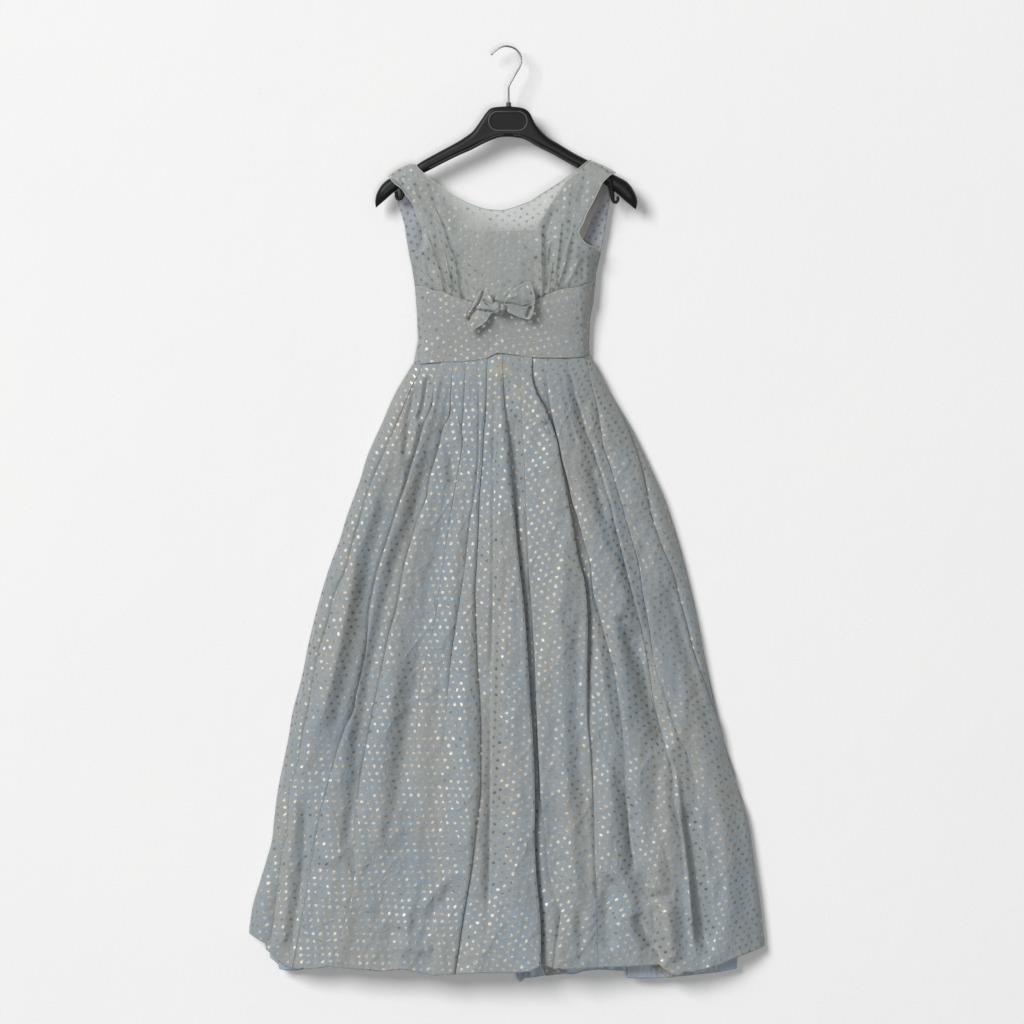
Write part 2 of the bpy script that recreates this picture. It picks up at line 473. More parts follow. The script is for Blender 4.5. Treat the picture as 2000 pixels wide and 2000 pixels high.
# steel hook and its collar
hk = crm([(993.5, 209), (993.5, 190), (993.5, 172), (995, 165.6), (1006, 145.4), (1015, 130), (1018.2, 117.5), (1015.5, 105.5),
          (1008, 95.7), (998, 90.6), (985.7, 89), (975, 92.6), (965.5, 99.5), (959, 106)], 2.0)
hkh = [46 - 10 * float(sstep(0.25, 1, i / len(hk))) for i in range(len(hk))]
tube('steel_hook', [W3(x, y, h) for (x, y), h in zip(hk, hkh)], 1.8 * S, M_steel, HG, 16)
V = []; F = []; prof = [(0, 0.1), (4.0, 0.1), (4.9, 1.5), (4.9, 6), (5.6, 7.0), (5.9, 12)]
for (r, dy) in prof:
    for k in range(20):
        a = 2 * math.pi * k / 20; V.append(W3(993.5 + r * math.cos(a), 199.5 + dy, 46 + r * math.sin(a)))
for i in range(len(prof) - 1):
    for k in range(20):
        F.append((i * 20 + k, i * 20 + (k + 1) % 20, (i + 1) * 20 + (k + 1) % 20, (i + 1) * 20 + k))
mk('hook_collar', V, F, M_rib, HG)

# ------------------------------------------------------------------ the dress
DR = empty('evening_dress', 'long sleeveless blue-grey gown with glittering dots and a small bow, on the black hanger', 'dress', (0, 0, 0))

# --- skirt: every row is a path that runs out, folds back under itself and runs on
waist = [(806, 711), (863, 707), (908, 705.6), (950, 699.4), (964, 692), (979, 689.5), (999.5, 692), (1028.4, 696), (1063.6, 698.4), (1111, 698.4), (1153, 695)]
hem = [(484, 1825), (500, 1834), (517, 1843), (521.5, 1850), (536, 1870), (551, 1882), (574, 1891), (606, 1891), (642, 1886), (674, 1888.5), (745, 1894),
       (790, 1890), (824, 1898), (847, 1902), (868, 1900), (887, 1900), (932, 1896.5), (994, 1896.5), (1036, 1893), (1055, 1882), (1068, 1884), (1081, 1888),
       (1114, 1889), (1180, 1886), (1239, 1884), (1287, 1881.6), (1295, 1889), (1310, 1900), (1324, 1903), (1338, 1895), (1352, 1897), (1368, 1893),
       (1380, 1890), (1409, 1881.6), (1440, 1869), (1471, 1859), (1496, 1849.5)]
SL = [(805, 711), (792, 731), (769, 768), (744, 822), (723.5, 866), (711, 897), (699, 938), (674, 1006), (659, 1056), (642, 1100), (623, 1160), (601, 1245),
      (584, 1328), (567, 1392), (558, 1447), (538, 1545), (530.6, 1604), (526, 1645), (513.5, 1690), (499, 1738), (489.6, 1779), (484, 1830)]
SR = [(1153, 695), (1168, 717), (1180, 739), (1188, 756), (1230, 824), (1257, 876), (1279.5, 923.6), (1300, 969), (1321, 1031), (1341, 1100), (1364, 1196),
      (1382.5, 1291.5), (1401, 1374), (1424, 1465), (1440, 1514), (1446, 1540), (1463, 1594), (1479.5, 1705.6), (1490, 1788), (1496, 1850)]
# each fold: line, which side lies on top, strength down its length, rise, tuck
folds = [
    ([(823, 710), (812, 735), (800, 756), (775, 815), (744, 886), (719, 948), (701, 1010.6), (688, 1052), (675, 1100), (651.5, 1152), (641, 1198), (625.6, 1245),
      (613, 1297), (605, 1348), (591, 1410), (582, 1462), (566, 1514), (562, 1570), (560, 1600), (551, 1642), (544, 1699), (537, 1756), (530.6, 1813), (522, 1850)],
     'R', [(712, .1), (800, .35), (900, .7), (1000, 1), (1300, 1), (1500, .6), (1850, .8)], 22, 8),
    ([(861, 708), (850, 731), (847, 762), (843.6, 793), (829, 824), (816.7, 865.6), (802, 907), (790, 948), (773, 996), (756.6, 1048), (740, 1100), (732, 1131),
      (721, 1190.6), (715, 1255), (707, 1302), (694, 1359), (690, 1385), (672, 1423.5), (654, 1475), (636, 1540), (620, 1599), (605, 1690), (597, 1745), (572, 1885)],
     'R', [(708, .5), (760, .9), (1400, 1), (1480, .5), (1570, .15), (1620, 0), (1880, .0)], 25, 9),
    ([(885, 707), (879, 770), (877, 810), (864, 834.6), (858, 865.6), (850, 892.5), (839.5, 928), (833, 969), (819, 1000), (806, 1041.6), (790, 1100), (781, 1149),
      (773, 1190.6), (760, 1234.6), (750, 1281), (742, 1320), (734, 1359), (724, 1410.6), (713.6, 1462), (704.6, 1514), (699, 1560), (694.6, 1597), (692, 1654), (691, 1722),
      (678.7, 1779), (665, 1825), (653.6, 1884)],
     'R', [(708, 0), (800, 0), (840, .35), (930, .8), (1500, .9), (1700, .5), (1885, .35)], 23, 9),
    ([(909, 705), (904.7, 803.5), (900.5, 845), (902.6, 868), (880, 1000), (850, 1200), (815, 1400), (800, 1885)],
     'L', [(705, .55), (850, .5), (868, .35), (876, 0), (1885, 0)], 4, 5),
    ([(932.6, 702), (934.7, 783), (934.7, 845), (932.6, 907), (926, 969), (918, 1010.6), (912, 1062), (908, 1100), (900, 1152), (891, 1209), (880.6, 1276), (874, 1346),
      (866, 1450), (850, 1700), (843, 1900)],
     'L', [(702, .5), (1000, .7), (1280, .7), (1360, .25), (1400, 0), (1900, 0)], 6, 7),
    ([(951, 699), (949, 741), (947, 803.5), (943, 845), (940, 907), (934.7, 969), (932.6, 1031), (929, 1100), (926, 1152), (928, 1229), (931, 1307), (935, 1359),
      (937.5, 1436), (937.5, 1514), (937, 1545), (933.5, 1581), (926, 1643.5), (920, 1695), (909.7, 1757), (902.4, 1799), (895, 1850.6), (887, 1900)],
     'L', [(699, .7), (1000, .7), (1500, .8), (1900, .7)], 8, 9),
    ([(980, 690), (983.5, 783), (992, 845), (998, 907), (1002, 969), (1007, 1031), (1014, 1100), (1023, 1177.6), (1029, 1255), (1034.5, 1346), (1039.6, 1423.5),
      (1043.5, 1514), (1044, 1600), (1043, 1623), (1047, 1705.6), (1053.6, 1778), (1055.6, 1830), (1055.6, 1883)],
     'L', [(690, .1), (800, .25), (900, .6), (1000, .9), (1883, 1)], 17, 9),
    ([(1016.6, 694), (1017.6, 824), (1023, 907), (1025, 969), (1029, 1031), (1032, 1100), (1039.6, 1203.5), (1045, 1307), (1050, 1436), (1054, 1514), (1056, 1565),
      (1060, 1600), (1067, 1654), (1071, 1705.6), (1084.6, 1757), (1094, 1778), (1090, 1819.5), (1085, 1850.6), (1081, 1888)],
     'R', [(694, .12), (850, .25), (1000, .6), (1100, .9), (1560, 1), (1600, .4), (1750, .5), (1800, 1), (1888, 1)], 15, 8),
    ([(1039, 697), (1039, 737), (1045.6, 762), (1056, 783), (1062, 791), (1072.5, 816), (1080, 836.6), (1088, 861.5), (1094, 896.7), (1102.5, 938), (1110, 979.5),
      (1116, 1010.6), (1121, 1041.6), (1129, 1090), (1139, 1126), (1143, 1152), (1147, 1203.5), (1147, 1255), (1146, 1333), (1147, 1410.6), (1152, 1462), (1155, 1514),
      (1157, 1570), (1160.7, 1664), (1164, 1730), (1168, 1887)],
     'L', [(697, .7), (900, .8), (1300, .9), (1420, .3), (1520, .15), (1580, .04), (1620, 0), (1887, 0)], 16, 8),
    ([(1064, 698), (1068, 752), (1074.6, 793), (1085, 838), (1093, 870), (1099, 900), (1109, 938), (1118, 979.5), (1128.4, 1010.6), (1139, 1052), (1153, 1100), (1158, 1152),
      (1168, 1190.6), (1178, 1229), (1188.4, 1268), (1199, 1307), (1206.6, 1359), (1214, 1410.6), (1219.5, 1488), (1222, 1540), (1233, 1664), (1262, 1726), (1270, 1882)],
     'R', [(698, .3), (790, .9), (1400, 1), (1500, .5), (1600, .3), (1730, .3), (1760, 0), (1887, 0)], 16, 8),
    ([(1107, 698), (1112, 727), (1118, 747.6), (1123, 772.5), (1128.4, 789), (1139, 824), (1147, 855), (1158, 876), (1165.7, 907), (1174, 928), (1182, 959), (1192.6, 990),
      (1199, 1021), (1207, 1052), (1219, 1100), (1234, 1160), (1250, 1230), (1262, 1300), (1278, 1400), (1300, 1475), (1312.7, 1527), (1324, 1581), (1334.6, 1643.5),
      (1343, 1685), (1347, 1716), (1351, 1747), (1355, 1799), (1359.5, 1861), (1368, 1893)],
     'R', [(698, .6), (790, .9), (1100, 1), (1160, 1), (1250, .5), (1300, .0), (1893, .0)], 13, 8),
    ([(1145, 696), (1153, 741), (1159.5, 768), (1165.7, 793), (1169.8, 818), (1174, 845), (1178, 876), (1190, 910), (1222, 1020), (1245, 1100), (1254, 1160), (1266, 1220),
      (1276, 1291.5), (1284, 1325), (1299.7, 1359), (1312.7, 1397.6), (1328, 1436), (1343.7, 1475), (1362, 1550), (1375, 1700), (1385, 1889)],
     'R', [(696, .5), (860, .6), (890, 0), (1100, 0), (1200, .55), (1400, .75), (1480, .4), (1560, .1), (1889, 0)], 12, 8),
    ([(1151, 695), (1170, 727), (1180, 745), (1186, 758), (1205, 791), (1217.4, 816), (1230, 845), (1242, 876), (1250.6, 903), (1259, 938), (1271, 1000), (1292, 1060),
      (1312, 1100), (1328, 1159.5), (1343.7, 1216.5), (1359, 1271), (1377, 1320), (1390, 1361), (1408, 1412), (1424, 1500), (1440, 1600), (1460, 1750), (1470, 1860)],
     'L', [(695, .2), (760, .8), (940, .9), (1020, .5), (1120, .6), (1350, .7), (1450, .1), (1500, 0), (1860, 0)], 8, 7),
]
bounds = [SL] + [f[0] for f in folds] + [SR]
NR = 470
RISE = 1.4
T = np.linspace(0, 1, NR)
wx, wy = np.array(waist).T; hx, hy = np.array(hem).T


def bx_of(line, cxw, cxh):
    """x and y of a line for every row"""
    ly = np.array([p[1] for p in line]); lx = np.array([p[0] for p in line])
    c = crm(line, 6); ly, lx = c[:, 1], c[:, 0]
    o_ = np.argsort(ly); ly, lx = ly[o_], lx[o_]
    x = np.interp(700 + T * 1180, ly, lx)
    for _ in range(5):
        ty = np.interp(x, wx, wy); by = np.interp(x, hx, hy)
        y0 = np.interp(line[0][0], wx, wy); y1 = np.interp(line[-1][0], hx, hy)
        y = y0 + (y1 - y0) * T
        x = np.interp(y, ly, lx)
    return x, y


BX = []; BY = []
for b in bounds:
    x, y = bx_of(b, 0, 0); BX.append(x); BY.append(y)
BX = np.array(BX); BY = np.array(BY)
for k in range(1, len(BX)):                                            # keep the lines in order
    BX[k] = np.maximum(BX[k], BX[k - 1] + 3.5)
cols_x = []; cols_y = []; cols_h = []; grp = []
nb = len(bounds)
amp = [np.ones(NR)] + [np.interp(BY[k + 1], [q[0] for q in folds[k][2]], [q[1] for q in folds[k][2]]) for k in range(len(folds))] + [np.ones(NR)]


def edge_level(k, right_side):
    """height offset at boundary k seen from its left (False) or right (True) panel"""
    if k == 0 or k == nb - 1: return np.zeros(NR)
    side, rise = folds[k - 1][1], folds[k - 1][3] * RISE
    top = (side == 'R') == right_side
    return (0.5 if top else -0.5) * rise * amp[k]


for k in range(nb - 1):
    x0, x1 = BX[k], BX[k + 1]; y0, y1 = BY[k], BY[k + 1]
    ncol = max(5, int((x1 - x0).max() / 2.3))
    el, er = edge_level(k, True), edge_level(k + 1, False)
    s = np.linspace(0, 1, ncol)[:, None]
    x0 = x0 + (2.4 * (1 - amp[k]) if k else 0)
    X = x0[None] + (x1 - x0)[None] * s; Y = y0[None] + (y1 - y0)[None] * s
    dl = X - x0[None]; dr = x1[None] - X
    lam = 20.0
    wd_ = (x1 - x0)[None]
    lr = 36.0
    H = el[None] * np.exp(-dl / np.where(el[None] > 0, 26, 15.0)) + er[None] * np.exp(-dr / np.where(er[None] > 0, 30, lr))
    # the cloth of a panel bellies out a little
    H += np.minimum(wd_ * 0.10, 9.0) * 4 * s * (1 - s) * (amp[k][None] * (1 - s) + amp[k + 1][None] * s)
    if k > 0 and folds[k - 1][1] == 'R':    # soft lip of the upper cloth
        H -= (2.2 * np.exp(-dl / 1.6) + 2.0 * np.exp(-dl / 6) * (dl > 0)) * amp[k][None]
    if k < nb - 2 and folds[k][1] == 'L':
        H -= (2.2 * np.exp(-dr / 1.6) + 2.0 * np.exp(-dr / 6)) * amp[k + 1][None]
    cols_x.append(X); cols_y.append(Y); cols_h.append(H); grp.append(np.full(ncol, k))
    if k < nb - 2:                                                     # tuck behind the fold edge
        side, _, rise, tuck = folds[k][1], 0, folds[k][3] * RISE, folds[k][4]
        a = amp[k + 1]; sg = -1.0 if side == 'L' else 1.0
        hl, hr = cols_h[-1][-1], edge_level(k + 1, True)
        # fractions from upper lip, back under, to the lower cloth
        ox = np.array([0.6, 0.0, -tuck * .5, -tuck, -tuck - 1.0, -tuck, -tuck * .5])
        oh = np.array([.0, -.16, -.30, -.42, -.6, -.86, -.95])
        seq = range(7) if side == 'L' else range(6, -1, -1)
        st_x = np.linspace(0.15, 1.05, 7)
        xx = []; hh = []
        top = 0.5 * rise * a - 4.2 * a; bot = -0.5 * rise * a
        for j, q in enumerate(seq):
            fx = ox[q] * (1 if side == 'L' else -1)
            xx.append(BX[k + 1] + fx * a + (1 - a) * 0.30 * (j + 1))
            hh.append(top + (bot - top) * (-oh[q]))
        cols_x.append(np.array(xx)); cols_y.append(np.repeat(BY[k + 1][None], 7, 0)); cols_h.append(np.array(hh)); grp.append(np.full(7, k + .5))
GX = np.vstack(cols_x); GY = np.vstack(cols_y); GH = np.vstack(cols_h); GR = np.concatenate(grp)
# vertical place follows the waist and hem lines exactly in the middle of each panel
ty = np.interp(GX, wx, wy); by = np.interp(GX, hx, hy)
tt = np.broadcast_to(T[None], GX.shape)
GYe = ty + (by - ty) * tt
GY = GYe
# overall body of the skirt
sn = (GX - BX[0][None]) / (BX[-1] - BX[0])[None]
prof_ = np.clip(1 - np.abs(2 * sn - 1) ** 3.2, 0, 1) ** 0.55
Hb = (20 + 34 * sstep(0, .05, tt) * 0.25 + 22 * tt) + 0 * GX
base = 12 + (34.5 + 11 * sstep(0, .035, tt) + 25 * tt) * prof_ + 9 * np.exp(-tt * 40) * (1 - prof_)
# soft hollows (negative) and ridges (positive): line, half width, depth
soft = [
    ([(775, 880), (752, 980), (718, 1090), (694, 1230), (668, 1370), (640, 1480)], 20, -6),
    ([(838, 860), (812, 980), (768, 1110), (732, 1260), (702, 1430), (684, 1600), (676, 1720)], 15, -5),
    ([(700, 1080), (672, 1200), (648, 1330), (620, 1450)], 16, 4),
    ([(790, 1230), (762, 1400), (745, 1550), (735, 1700)], 24, 5),
    ([(868, 1250), (850, 1400), (842, 1600)], 20, -4),
    ([(966, 1150), (955, 1350), (962, 1600), (958, 1800)], 16, -5),
    ([(1128, 1180), (1126, 1400), (1135, 1600)], 16, -4),
    ([(1185, 1480), (1190, 1620), (1200, 1750)], 20, 4),
    ([(1300, 1120), (1335, 1250), (1372, 1370), (1400, 1450)], 13, -6),
    ([(1180, 1000), (1205, 1100), (1232, 1200)], 16, 4),
    ([(1150, 900), (1180, 1010), (1200, 1090)], 12, -4),
    ([(1440, 1500), (1452, 1650), (1462, 1800)], 14, -3),
    ([(968, 700), (966, 900), (964, 1100), (962, 1400), (957, 1650), (950, 1880)], 7, -3.5),
    ([(985, 720), (998, 860), (1010, 980)], 10, -4),
    ([(1006, 800), (1012, 900), (1017, 1000)], 8, -5),
    ([(838, 730), (828, 790), (815, 830)], 7, -5),
    ([(813, 750), (800, 820), (790, 900)], 8, -4),
    ([(870, 1000), (840, 1200), (800, 1400), (780, 1600)], 22, -3),
    ([(868, 830), (880, 900), (895, 960)], 14, -3),
    ([(1225, 1210), (1250, 1290), (1280, 1390), (1305, 1470)], 20, -10),
    ([(1335, 1560), (1352, 1640), (1362, 1720), (1372, 1800), (1378, 1870)], 15, -14),
    ([(1318, 1480), (1326, 1560), (1338, 1640), (1346, 1720), (1350, 1790), (1356, 1860)], 6, 5),
    ([(1300, 1500), (1304, 1600), (1308, 1700)], 16, 3),
    ([(1402, 1420), (1410, 1560), (1420, 1700), (1430, 1840)], 18, 4),
    ([(1262, 1757), (1275, 1751), (1300, 1750), (1318, 1745)], 9, -2.2),
    ([(1277, 1760), (1280, 1800), (1282, 1850), (1300, 1882)], 9, -3.5),
    ([(1306, 1760), (1312, 1830), (1318, 1880)], 16, 4),
    ([(1271, 1700), (1300, 1696), (1326, 1690)], 4, 0.7),
    ([(1222, 1530), (1230, 1600), (1236, 1680), (1226, 1720)], 9, -3.5),
    ([(1160, 1540), (1162, 1650), (1166, 1760)], 5, -2.6),
    ([(1225, 1200), (1215, 1215), (1221, 1240), (1240, 1290)], 10, -2.5),
    ([(1190, 1205), (1215, 1195), (1240, 1205)], 9, 2),
    ([(600, 1540), (595, 1640), (590, 1720), (580, 1800), (568, 1880)], 12, -6),
    ([(566, 1540), (575, 1600), (560, 1700), (556, 1800), (548, 1870)], 10, 4),
    ([(645, 1500), (640, 1600), (636, 1700)], 18, 4),
    ([(780, 1384), (800, 1370), (820, 1358)], 5, .8),
    ([(752, 1408), (800, 1380), (845, 1345), (870, 1320)], 9, .9),
    ([(900, 1690), (875, 1715), (845, 1745), (820, 1790)], 11, 1.8),
    ([(890, 1720), (865, 1760), (840, 1800), (820, 1860)], 12, -1.8),
    ([(745, 1655), (775, 1625), (815, 1600)], 9, .8),
    ([(755, 1830), (765, 1815), (790, 1812)], 11, -1.5),
    ([(760, 1850), (800, 1846), (850, 1848)], 14, 3),
    ([(640, 1690), (670, 1665), (690, 1655)], 11, 1),
    ([(905, 1310), (900, 1500), (905, 1700)], 24, 3),
    ([(980, 1200), (985, 1400), (1000, 1600), (1005, 1800)], 22, 3.5),
    ([(1090, 1000), (1095, 1200), (1105, 1400), (1110, 1600), (1120, 1800)], 26, 3.5),
    ([(1190, 1700), (1185, 1790), (1190, 1860)], 16, -4),
    ([(1240, 1780), (1262, 1820), (1275, 1860)], 12, -6),
    ([(1130, 1760), (1135, 1830), (1140, 1880)], 12, -3),
    ([(1370, 1350), (1350, 1370), (1338, 1385)], 5, -1.6),
    ([(1060, 838), (1070, 832), (1084, 850)], 8, -2),
    ([(1066, 828), (1062, 822), (1055, 812)], 4, 2.5),
    ([(690, 900), (665, 1000), (640, 1090)], 12, 3),
    ([(730, 960), (700, 1080), (680, 1180)], 18, 3),
]
add = np.zeros(GX.shape)
for ln, w_, d_ in soft:
    dd_, fr, _ = seg_dist(GX, GYe, ln)
    tp = np.clip(np.minimum(fr, 1 - fr) * 6, 0, 1); tp = tp * tp * (3 - 2 * tp)
    add += 1.7 * d_ * np.exp(-(dd_ / w_) ** 2) * np.maximum(tp, 0.0)
env = sstep(0, .10, tt)
# gathers spreading from the waist and hanging folds
gn = vnoise((GX - 985) / (11 + 26 * tt), GYe / 420, 13, 3) * (0.7 + 2.4 * tt) + vnoise((GX - 985) / (7 + 15 * tt), GYe / 200, 73, 33) * (0.35 + 1.0 * tt)
fine = vnoise(GX / 42, GYe / 150, 3, 8) * 3.2 + vnoise(GX / 19 + GYe / 160, GYe / 60, 31, 2) * 1.2 + vnoise(GX / 9, GYe / 21, 9, 77) * 0.32
ridge = 1 - np.abs(vnoise(GX / 60 + GYe / 90, GYe / 75 - GX / 160, 91, 5)) * 2
fine += np.clip(ridge, 0, 1) ** 4 * 1.3
rd2 = 1 - np.abs(vnoise(GX / 44 - GYe / 120, GYe / 38 + GX / 90, 17, 64)) * 2
fine += np.clip(rd2, 0, 1) ** 5 * 1.0 + vnoise(GX / 13, GYe / 17, 5, 41) * 0.45
low = sstep(.55, 1, tt)
fine += low * vnoise(GX / 34, GYe / 44, 55, 12) * 1.6
add += fine * env + gn * sstep(0, .04, tt)
# turned-up hem: stitched line
stitch = np.exp(-((by - GYe - 62) / 2.2) ** 2)
add -= 0.5 * stitch
# pull in at the seam
GH2 = base + GH * (0.28 + 0.72 * env) + add * np.clip(prof_ * 1.3, 0.25, 1)
GH2 -= 2.5 * np.exp(-tt * 1190 / 2.0)
GH2 = np.maximum(GH2, 7)
# cloth coordinates by arc length along each row, measured from the centre
dx = np.diff(GX, axis=0); dh = np.diff(base + GH, axis=0)
arc = np.vstack([np.zeros((1, NR)), np.cumsum(np.hypot(dx, dh), axis=0)])
ia = int(np.where(GR == 6)[0][0]); arc -= arc[ia][None]
# even the tuck widths out so that the weave does not shear
uu = arc; vv = GYe
ug = np.where((GR < 6)[:, None], 1.0, 0.0)
al = math.radians(-36)
U = np.where(ug > .5, math.cos(al) * uu - math.sin(al) * vv, uu + 0.085 * vv)
Vv = np.where(ug > .5, math.sin(al) * uu + math.cos(al) * vv, vv - 0.085 * uu)
ar = math.radians(8); gr_ = (GR > 7.4)[:, None]
U = np.where(gr_, math.cos(ar) * uu + math.sin(ar) * vv, U); Vv = np.where(gr_, -math.sin(ar) * uu + math.cos(ar) * vv, Vv)
# rolled hem rows
ext = [(0.8, -1.6), (-1.5, -3.2), (-14, -4.0)]
for dy_, dh_ in ext:
    GX = np.c_[GX, GX[:, NR - 1]]; GYe = np.c_[GYe, GYe[:, NR - 1] + dy_]; GH2 = np.c_[GH2, GH2[:, NR - 1] + dh_]
    U = np.c_[U, U[:, NR - 1]]; Vv = np.c_[Vv, Vv[:, NR - 1] - dy_]
nc, nr_ = GX.shape
V = np.c_[((GX - 1000) * S).ravel(), (-GH2 * S).ravel(), ((1000 - GYe) * S).ravel()]
idx = np.arange(nc * nr_).reshape(nc, nr_)
F = np.stack([idx[:-1, :-1], idx[:-1, 1:], idx[1:, 1:], idx[1:, :-1]], -1).reshape(-1, 4)
mk('skirt', V, F, M_skirt, DR, uv=np.c_[U.ravel(), Vv.ravel()])

# back of the skirt, close to the wall
SLc, SRc = crm(SL, 12), crm(SR, 12)
back = [(x + 3, y) for x, y in SLc] + [(x, y - 12) for x, y in hem[1:-1]] + [(x - 3, y) for x, y in SRc[::-1]]
surf('skirt_back', back, lambda x, y: 9 + 2 * vnoise(x / 40, y / 160), 16, M_in, DR)

# --- slip: shows in pieces below the hem
slip_pieces = [
    [(498, 1815), (501, 1836), (518, 1845), (517, 1856.6), (526, 1863.5), (526, 1872.6), (543, 1886), (544, 1895), (560, 1898), (585, 1897), (600, 1893), (640, 1870), (640, 1800), (560, 1780)],
    [(990, 1850), (1008, 1893), (1009.5, 1900), (1012, 1916), (1016, 1919), (1022, 1917.5), (1024, 1913.5), (1046, 1911), (1067, 1906.5), (1094, 1903), (1119, 1905.5), (1139.5, 1899),
     (1170.6, 1895.5), (1200, 1897), (1222, 1898.5), (1230, 1898), (1230, 1850)],
    [(1222, 1860), (1225, 1911.6), (1254, 1913), (1301.5, 1910.6), (1347, 1906.5), (1405, 1900), (1440, 1894), (1443, 1866), (1443, 1840), (1222, 1840)],
]


def slip_h(base_):
    def f(x, y):
        return np.clip(base_ - np.maximum(0, 560 - x) * 0.33 - np.maximum(0, x - 1400) * .3, 9, 90) + 4.5 * vnoise(x / 26, y / 300, 4) + 1.0 * vnoise(x / 9, y / 200, 44) + 12 * np.exp(-((x - 1014) / 6.0) ** 2) - 9 * np.exp(-((x - 1027) / 5.0) ** 2)
    return f


for k, pl in enumerate(slip_pieces):
    surf('slip_hem', pl, slip_h([30, 28, 36][k]), 3.0, M_slip, DR, solid=1.2)
# back hem of the skirt, glimpsed below the pleat
surf('back_hem', [(1055, 1870), (1062, 1895), (1067, 1907.5), (1082, 1905.5), (1100, 1904), (1106, 1896), (1110, 1870)],
     lambda x, y: 35 + 2 * vnoise(x / 12, y / 30), 2.5, M_bow, DR)
# the crumpled bit of hem at lower right
surf('hem_crumple', [(1262, 1878), (1270, 1884), (1284, 1896), (1302, 1909), (1312, 1910), (1325, 1907), (1329, 1897), (1336, 1904), (1350, 1903), (1362, 1898), (1372, 1890), (1366, 1872), (1300, 1860)],
     lambda x, y: 52 + 4 * vnoise(x / 7, y / 15, 3) + 2.5 * vnoise(x / 4 + y / 9, y / 8, 7) - 6 * sstep(1885, 1912, y), 1.8, M_bow, DR, rot=.5)

# --- bodice
neck_l = [(811.6, 321), (818, 330), (828.7, 340), (844, 353), (860, 363.7), (875, 376), (898.6, 390), (922, 401), (945, 408.7), (965, 411.3)]
neck_r = [(985, 411.3), (1014, 402.5), (1037.6, 393), (1056, 381), (1076.5, 368), (1095, 356), (1115, 341), (1131, 329.5), (1146, 317), (1152.5, 313)]
neck = crm(neck_l + neck_r, 3)
strap_r = [(1152.5, 313), (1162, 317), (1180.5, 325), (1193, 331), (1202, 337.5)]
arm_r = crm([(1202, 338), (1191, 343.5), (1177, 357.5), (1168, 374.5), (1159, 393), (1146, 418), (1138.6, 436.6), (1131, 450.6), (1131.5, 460), (1138.6, 471), (1148, 478.6), (1162, 483.5)], 3)
side_r = [(1162.6, 486), (1163, 500), (1162, 517), (1161, 551.5)]
bust = crm([(810, 558.5), (828.7, 561), (841, 567), (864, 571), (880, 578), (891, 582.6), (903, 585), (922, 592), (950, 595), (985, 596), (1020, 593), (1047, 586), (1059, 581), (1069, 576), (1084, 570),
            (1100, 565.5), (1115, 564), (1131, 561), (1146, 556), (1162, 551.5)], 3)
side_l = [(807, 540.7), (804, 520), (799, 495.7)]
arm_l = crm([(799, 495.7), (813, 492.5), (821, 485), (826, 471), (826, 455), (824, 444), (816, 424), (807, 401), (794.5, 384), (785, 370), (771, 359), (759, 345)], 3)
strap_l = [(759, 345), (766, 338), (773, 332.6), (787, 326), (802, 320), (811.6, 321)]
bod = [tuple(p) for p in neck] + strap_r[1:-1] + [tuple(p) for p in arm_r] + side_r[:-1] + [tuple(p) for p in bust[::-1]] + side_l[:-1] + [tuple(p) for p in arm_l] + strap_l[1:-1]

bf = [  # fold line, half width, rise, side on top ('L' = left)
    ([(847, 396), (856.6, 421), (866, 446), (877, 483), (887.7, 506.5), (892, 533), (895.5, 564), (901.7, 586)], 9, 3.2, 'L'),
    ([(832, 450), (844, 483), (852, 509.6), (860, 533), (864, 556), (869, 572)], 7, 2.4, 'L'),
    ([(1060, 440), (1059, 463), (1058, 502), (1058.5, 530), (1059, 581)], 10, 3.6, 'L'),
    ([(1120, 416), (1115, 455), (1107.5, 483), (1104, 509.6), (1096.6, 533), (1089, 556), (1083, 571)], 8, 3.0, 'R'),
    ([(1080, 512), (1075, 540), (1072, 575)], 5, 2.0, 'L'),
    ([(881, 525), (882, 550), (881.5, 578)], 4, 2.0, 'L'),
]
bsoft = [([(842, 455), (856, 520), (870, 570)], 4, 2.6), ([(858, 440), (872, 500), (882, 574)], 3.5, 3.0), ([(866, 470), (880, 530), (888, 580)], 3, -3), ([(815, 505), (835, 540), (852, 566)], 4, 2),
         ([(1116, 455), (1100, 520), (1084, 568)], 4, 2.6), ([(1096, 430), (1088, 510), (1080, 570)], 3.5, 3.0), ([(1078, 470), (1072, 530), (1068, 575)], 3, -3), ([(1135, 500), (1118, 535), (1102, 562)], 4, 2),
         ([(1084, 400), (1078, 425), (1069, 450), (1062, 480)], 9, -4.5), ([(1062, 500), (1068, 540), (1066, 570)], 6, -3), ([(1048, 500), (1046, 540), (1048, 575)], 9, -2.5),
         ([(838, 400), (852, 440), (868, 480), (878, 520)], 8, -2.6), ([(870, 430), (884, 480), (898, 530)], 10, 1.8), ([(905, 520), (918, 560), (925, 590)], 6, -1.6),
         ([(822, 500), (832, 530), (836, 560)], 6, 1.8), ([(816, 500), (822, 530)], 4, -1.5), ([(1130, 470), (1124, 510), (1118, 555)], 8, 1.8), ([(1140, 500), (1138, 550)], 6, -1.8),
         ([(836, 350), (850, 390), (856, 420)], 5, -1.6), ([(800, 350), (812, 380), (830, 420)], 6, 1.8), ([(786, 345), (792, 365)], 4, -1.8),
         ([(1112, 360), (1108, 400), (1100, 440)], 8, 1.6), ([(1150, 335), (1140, 370), (1128, 410)], 8, -1.3)]


def side_drop(x, y):
    k = sstep(470, 520, y)
    lx = np.interp(y, [480, 540, 587, 664, 712], [796, 807, 812, 816, 806]); rx = np.interp(y, [480, 520, 590, 623, 712], [1164, 1162, 1158, 1153, 1153])
    return k * (30 * np.exp(-np.maximum(x - lx, 0) / 9.0) + 30 * np.exp(-np.maximum(rx - x, 0) / 9.0)) + k * 10 * (np.abs(x - 984) / 175.0) ** 2


